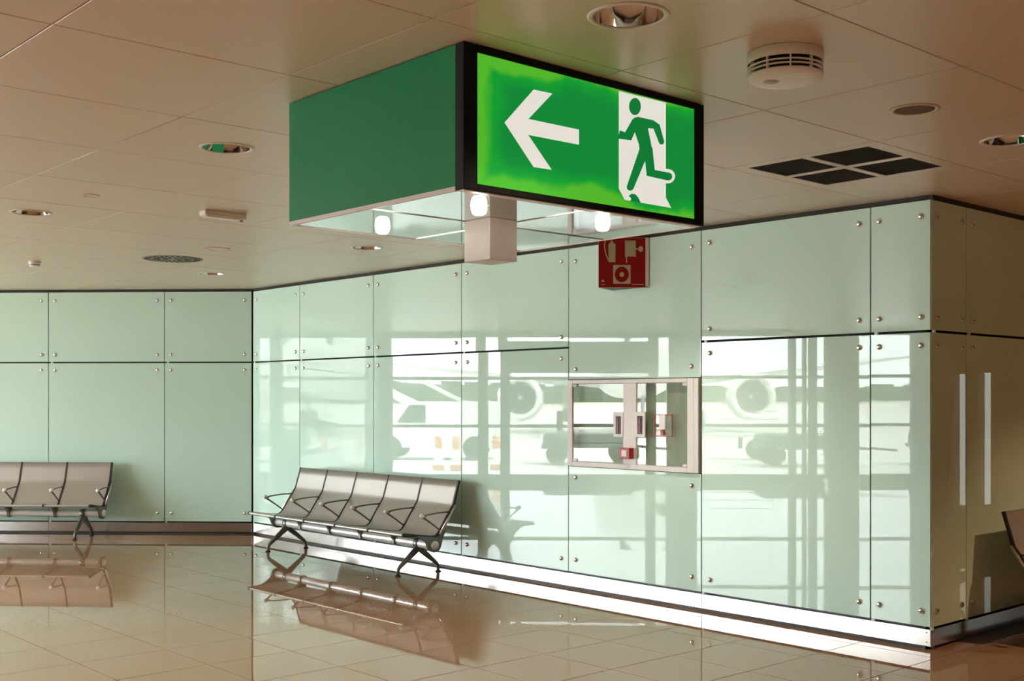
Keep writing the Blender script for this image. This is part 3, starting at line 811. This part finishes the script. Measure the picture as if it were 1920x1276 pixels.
# emergency light batten and small sensor
t = thing('emergency_light', 'short slim emergency light batten on the ceiling left of the sign', 'emergency light', (-7.84, 4.18, ZC))
MB().box(-.05, .05, -.17, .17, -.042, 0, .006).build('body', 'alu_white', t)
MB().box(-.04, .04, -.15, .13, -.050, -.042, .003).build('diffuser', 'white', t)
MB().lathe([(0, -.058), (.010, -.056), (.012, -.042)], 12, (0, .15, 0)).build('indicator', 'cast', t)
for a_, (lab, x, y) in enumerate((('tiny cylindrical ceiling sensor at the far left', -11.91, 4.265),)):
    t = thing('ceiling_sensor', lab, 'sensor', (x, y, ZC))
    MB().lathe([(0, -.055), (.045, -.053), (.052, -.045), (.052, -.03), (.060, -.028), (.060, 0), (0, 0)], 24).build('head', 'white', t)
    MB().lathe([(.0525, -.040), (.0535, -.040), (.0535, -.034), (.0525, -.034)], 24, closed=True).build('band', 'cast', t)

# ------------------------------------------------------------------ the apron outside the window wall
def OUT(u, D, z=0): return to_world(FR_WIN, (-u, D - 23.84, z))
OR_ = FR_WIN[1]
def place(o, u, D, rz=0.0): o.location = OUT(u, D); o.rotation_euler = (0, 0, OR_ + rz); return o
g = MB().box(-500, 500, .15, 300, -.3, -.02).build('apron', 'concrete', None, FR_WIN[0]); g.rotation_euler = (0, 0, OR_); structure(g, 'pale concrete aircraft apron outside the windows', 'apron')
g = MB().box(-1200, 1200, 300, 900, -.3, -.01).build('airfield_grass', 'grass', None, FR_WIN[0]); g.rotation_euler = (0, 0, OR_); structure(g, 'dry airfield grass beyond the apron', 'ground')
tr = MB(); xs = [-700 + 6 * k for k in range(234)]
for k in range(len(xs) - 1):
    h0 = 7 + 2.5 * random.random() + 2 * math.sin(k * .11); tr.box(xs[k], xs[k + 1] + 2, 520 + 8 * random.random(), 545, 0, h0)
g = tr.build('tree_line', 'trees', None, FR_WIN[0]); g.rotation_euler = (0, 0, OR_); tag(g, 'dark line of trees on the horizon beyond the apron', 'trees', kind='stuff')

def aircraft(u, D, label):
    t = thing('airliner', label, 'aircraft'); place(t, u, D)
    L = 36.0
    pf = [(0, 0), (.45, .25), (.95, .9), (1.35, 1.8), (1.7, 3.1), (1.92, 4.8), (1.98, 6.5), (1.98, 24), (1.8, 28), (1.3, 32), (.6, 35.2), (.15, 36)]
    f = MB().lathe(pf, 32, (0, 0, 3.7), 'y'); f.build('fuselage', 'air_white', t)
    MB().box(-1.05, 1.05, .95, 2.3, 3.95, 4.5, .05).build('cockpit_windows', 'air_dark', t)
    for s in (-1, 1):
        w = MB(); root_y, tip_y = (12.0, 18.6), (18.3, 20.0)
        pl = [((s * 1.5, 12.0, 2.55), (s * 1.5, 18.6, 2.55)), ((s * 6.0, 14.6, 3.0), (s * 6.0, 18.7, 3.0)), ((s * 17.0, 19.6, 4.15), (s * 17.0, 21.2, 4.15))]
        vs = []
        for a_, b_ in pl:
            th_ = .30 if abs(a_[0]) < 10 else .12
            m_ = tuple((a_[q] * .6 + b_[q] * .4) for q in range(3))
            vs += [a_, (m_[0], m_[1], m_[2] + th_), b_, (m_[0], m_[1], m_[2] - th_)]
        fs_ = []
        for k in range(2):
            for q in range(4):
                f_ = [k * 4 + q, k * 4 + (q + 1) % 4, k * 4 + 4 + (q + 1) % 4, k * 4 + 4 + q]; fs_.append(f_ if s > 0 else f_[::-1])
        fs_.append([8, 9, 10, 11] if s > 0 else [11, 10, 9, 8]); w.add(vs, fs_); w.build('wing', 'air_white', t)
        e = MB().lathe([(.80, .55), (.92, .1), (1.0, .0), (1.10, .18), (1.18, .9), (1.16, 2.0), (.95, 3.3), (.62, 4.4)], 32, (s * 5.85, 11.2, 1.78), 'y').build('engine', 'air_white', t)
        MB().lathe([(0, 1.3), (.80, .5)], 32, (s * 5.85, 11.2, 1.78), 'y').build('intake', 'air_dark', e)
        MB().lathe([(0, .55), (.12, .75), (.26, 1.2)], 20, (s * 5.85, 11.2, 1.78), 'y').build('spinner', 'air_grey', e)
        MB().box(s * 5.85 - .15, s * 5.85 + .15, 12.2, 16.5, 2.75, 3.1).build('pylon', 'air_white', e)
        st = MB().tube([(s * 3.6, 17.0, .5), (s * 3.6, 17.0, 2.6)], .13).build('main_gear', 'air_grey', t)
        for q in (-.3, .3):
            MB().lathe([(0, -.17), (.5, -.17), (.55, -.1), (.55, .1), (.5, .17), (0, .17)], 24, (s * 3.6 + q, 17.0, .55), 'x').build('wheel', 'tyre', st)
        hst = MB().prism([(s * .4, 30.5), (s * 5.8, 34.0), (s * 5.8, 35.4), (s * .4, 34.2)], 4.3, 4.5, 'z').build('tailplane', 'air_white', t)
    MB().prism([(28.5, 5.4), (33.4, 11.4), (35.6, 11.4), (34.2, 4.6)], -.14, .14, 'x').build('tail_fin', 'air_white', t)
    ng = MB().tube([(0, 4.6, .4), (0, 4.6, 2.0)], .1).build('nose_gear', 'air_grey', t)
    for q in (-.22, .22):
        MB().lathe([(0, -.1), (.36, -.1), (.38, 0), (.36, .1), (0, .1)], 24, (q, 4.6, .38), 'x').build('wheel', 'tyre', ng)
    return t
aircraft(3.1, 47.0, 'white twin engine airliner parked nose-in outside, mirrored in the long wall')
aircraft(-41.0, 50.0, 'second white airliner on the next stand, mirrored in the long wall')

cart = thing('baggage_cart', '', 'cart')
MB().box(-1.25, 1.25, -.7, .7, .42, .52, .02).build('deck', 'cart', cart)
MB().box(-1.2, 1.2, -.66, .66, .52, .80, .04).build('load', 'cart', cart)
for sx in (-.85, .85):
    for sy in (-.55, .55):
        MB().lathe([(0, -.09), (.26, -.09), (.28, 0), (.26, .09), (0, .09)], 24, (sx, sy, .28), 'y').build('wheel', 'tyre', cart)
MB().tube([(1.25, 0, .45), (2.3, 0, .35)], .035).build('tow_bar', 'cart', cart)
place(cart, 5.9, 30.0, math.pi); cart['label'] = 'low dark baggage cart on the apron, mirrored beside the column'; cart['group'] = 'baggage carts on the apron'
c2 = copy_tree(cart); place(c2, 9.9, 30.2, math.pi); c2['label'] = 'dark baggage cart mirrored nearest the wall corner'
c3 = copy_tree(cart); place(c3, .4, 31.0, math.pi); c3['label'] = 'dark baggage cart mirrored beside the fire cabinet'
cg = thing('cage_trolley', 'pale wire cage trolley before the right engine, in the reflection', 'trolley'); place(cg, 4.7, 33.0)
MB().box(-1.0, 1.0, -.5, .5, .62, .70, .01).build('deck', 'cart_pale', cg)
for sx in (-.97, .97):
    for sy in (-.47, .47): MB().tube([(sx, sy, .7), (sx, sy, 1.35)], .02, 8).build('post', 'cart_pale', cg)
for zz in (.9, 1.12, 1.35):
    MB().box(-.97, .97, -.48, -.46, zz - .015, zz + .015).build('rail', 'cart_pale', cg)
for sx in (-.7, -.42):
    MB().lathe([(0, -.08), (.27, -.08), (.28, 0), (.27, .08), (0, .08)], 20, (sx, 0, .28), 'y').build('wheel', 'tyre', cg)
MB().tube([(0, 0, .3), (0, 0, .62)], .06).build('leg', 'cart', cg)

van = thing('service_van', 'small pale service vehicle on the apron, mirrored above the bench', 'vehicle'); place(van, -4.6 + .6, 33.5)
MB().prism([(-1.9, .35), (1.9, .35), (1.9, .95), (1.2, 1.02), (.7, 1.65), (-1.9, 1.65)], -.85, .85, 'y').build('body', 'van', van)
MB().prism([(.2, 1.05), (1.02, 1.05), (.66, 1.55), (.2, 1.55)], -.87, .87, 'y').build('side_window', 'air_dark', van)
for sx in (-1.2, 1.2):
    for sy in (-.8, .8): MB().lathe([(0, -.1), (.32, -.1), (.34, 0), (.32, .1), (0, .1)], 24, (sx, sy, .34), 'y').build('wheel', 'tyre', van)
for k, (uu, dd) in enumerate(((-3.3, 28.2), (-2.85, 28.0), (-1.9, 28.4))):
    b = thing('barrier_post', 'orange and white barrier post outside the window, %s in the reflection' % ('leftmost', 'middle one', 'rightmost')[k], 'barrier', group='apron barrier posts'); place(b, uu, dd)
    MB().box(-.14, .14, -.14, .14, 0, .12, .01).build('base', 'orange', b)
    MB().lathe([(.11, .12), (.10, .5)], 16).build('lower_band', 'sign_white', b); MB().lathe([(.10, .5), (.09, .8), (0, .82)], 16).build('upper_band', 'orange', b)
stp = thing('boarding_stairs', 'mobile boarding stairs on the apron, mirrored in the long wall', 'stairs'); place(stp, -7.0, 44.0)
for s in (-.8, .8):
    MB().prism([(-3.2, .5), (-2.9, .5), (3.4, 3.4), (3.4, 3.8)], s - .05, s + .05, 'y').build('stringer', 'cart_pale', stp)
    MB().tube([(-3.0, s, 1.5), (3.3, s, 4.7)], .05, 8).build('handrail', 'cart_pale', stp)
for k in range(14):
    x = -2.9 + k * .46; z = .55 + k * .215
    MB().box(x, x + .3, -.78, .78, z, z + .05).build('tread', 'air_grey', stp)
for sx in (-2.4, 2.2):
    MB().tube([(sx, -.7, .4), (sx, -.7, 2.6 if sx > 0 else .9)], .06, 8).build('support', 'cart', stp)
    for s in (-.7, .7): MB().lathe([(0, -.1), (.33, -.1), (.35, 0), (.33, .1), (0, .1)], 20, (sx, s, .35), 'y').build('wheel', 'tyre', stp)

# tall tubular stand with a white bag, out of frame, mirrored in the far wall
tb = thing('bag_stand', 'tall arched tube stand carrying a white bag, mirrored in the far wall', 'stand', (-11.6, .85, 0), R(45))
arch = [(-.42, 0, .02), (-.42, 0, 1.75)] + [(-.42 * math.cos(a * math.pi / 12), 0, 1.75 + .33 * math.sin(a * math.pi / 12)) for a in range(1, 12)] + [(.42, 0, 1.75), (.42, 0, .02)]
MB().tube(arch, .022, 10).build('arch_frame', 'alu_white', tb)
MB().box(-.5, .5, -.28, .28, 0, .05, .01).build('base_plate', 'cart', tb)
MB().box(-.40, .40, -.04, .04, .62, .68, .005).build('shelf', 'cart', tb)
bag = MB()
bag.lathe([(0, .68), (.20, .70), (.27, .85), (.285, 1.1), (.25, 1.33), (.17, 1.47), (.06, 1.55), (0, 1.56)], 24)
bag.v = [(x * (1 + .06 * math.sin(9 * z)), y * .55, z) for x, y, z in bag.v]
bag.build('white_bag', 'sign_white', tb)
MB().tube([(-.06, 0, 1.52), (-.05, 0, 1.8), (0, 0, 2.06), (.05, 0, 1.8), (.06, 0, 1.52)], .012, 8).build('bag_strap', 'sign_white', tb)
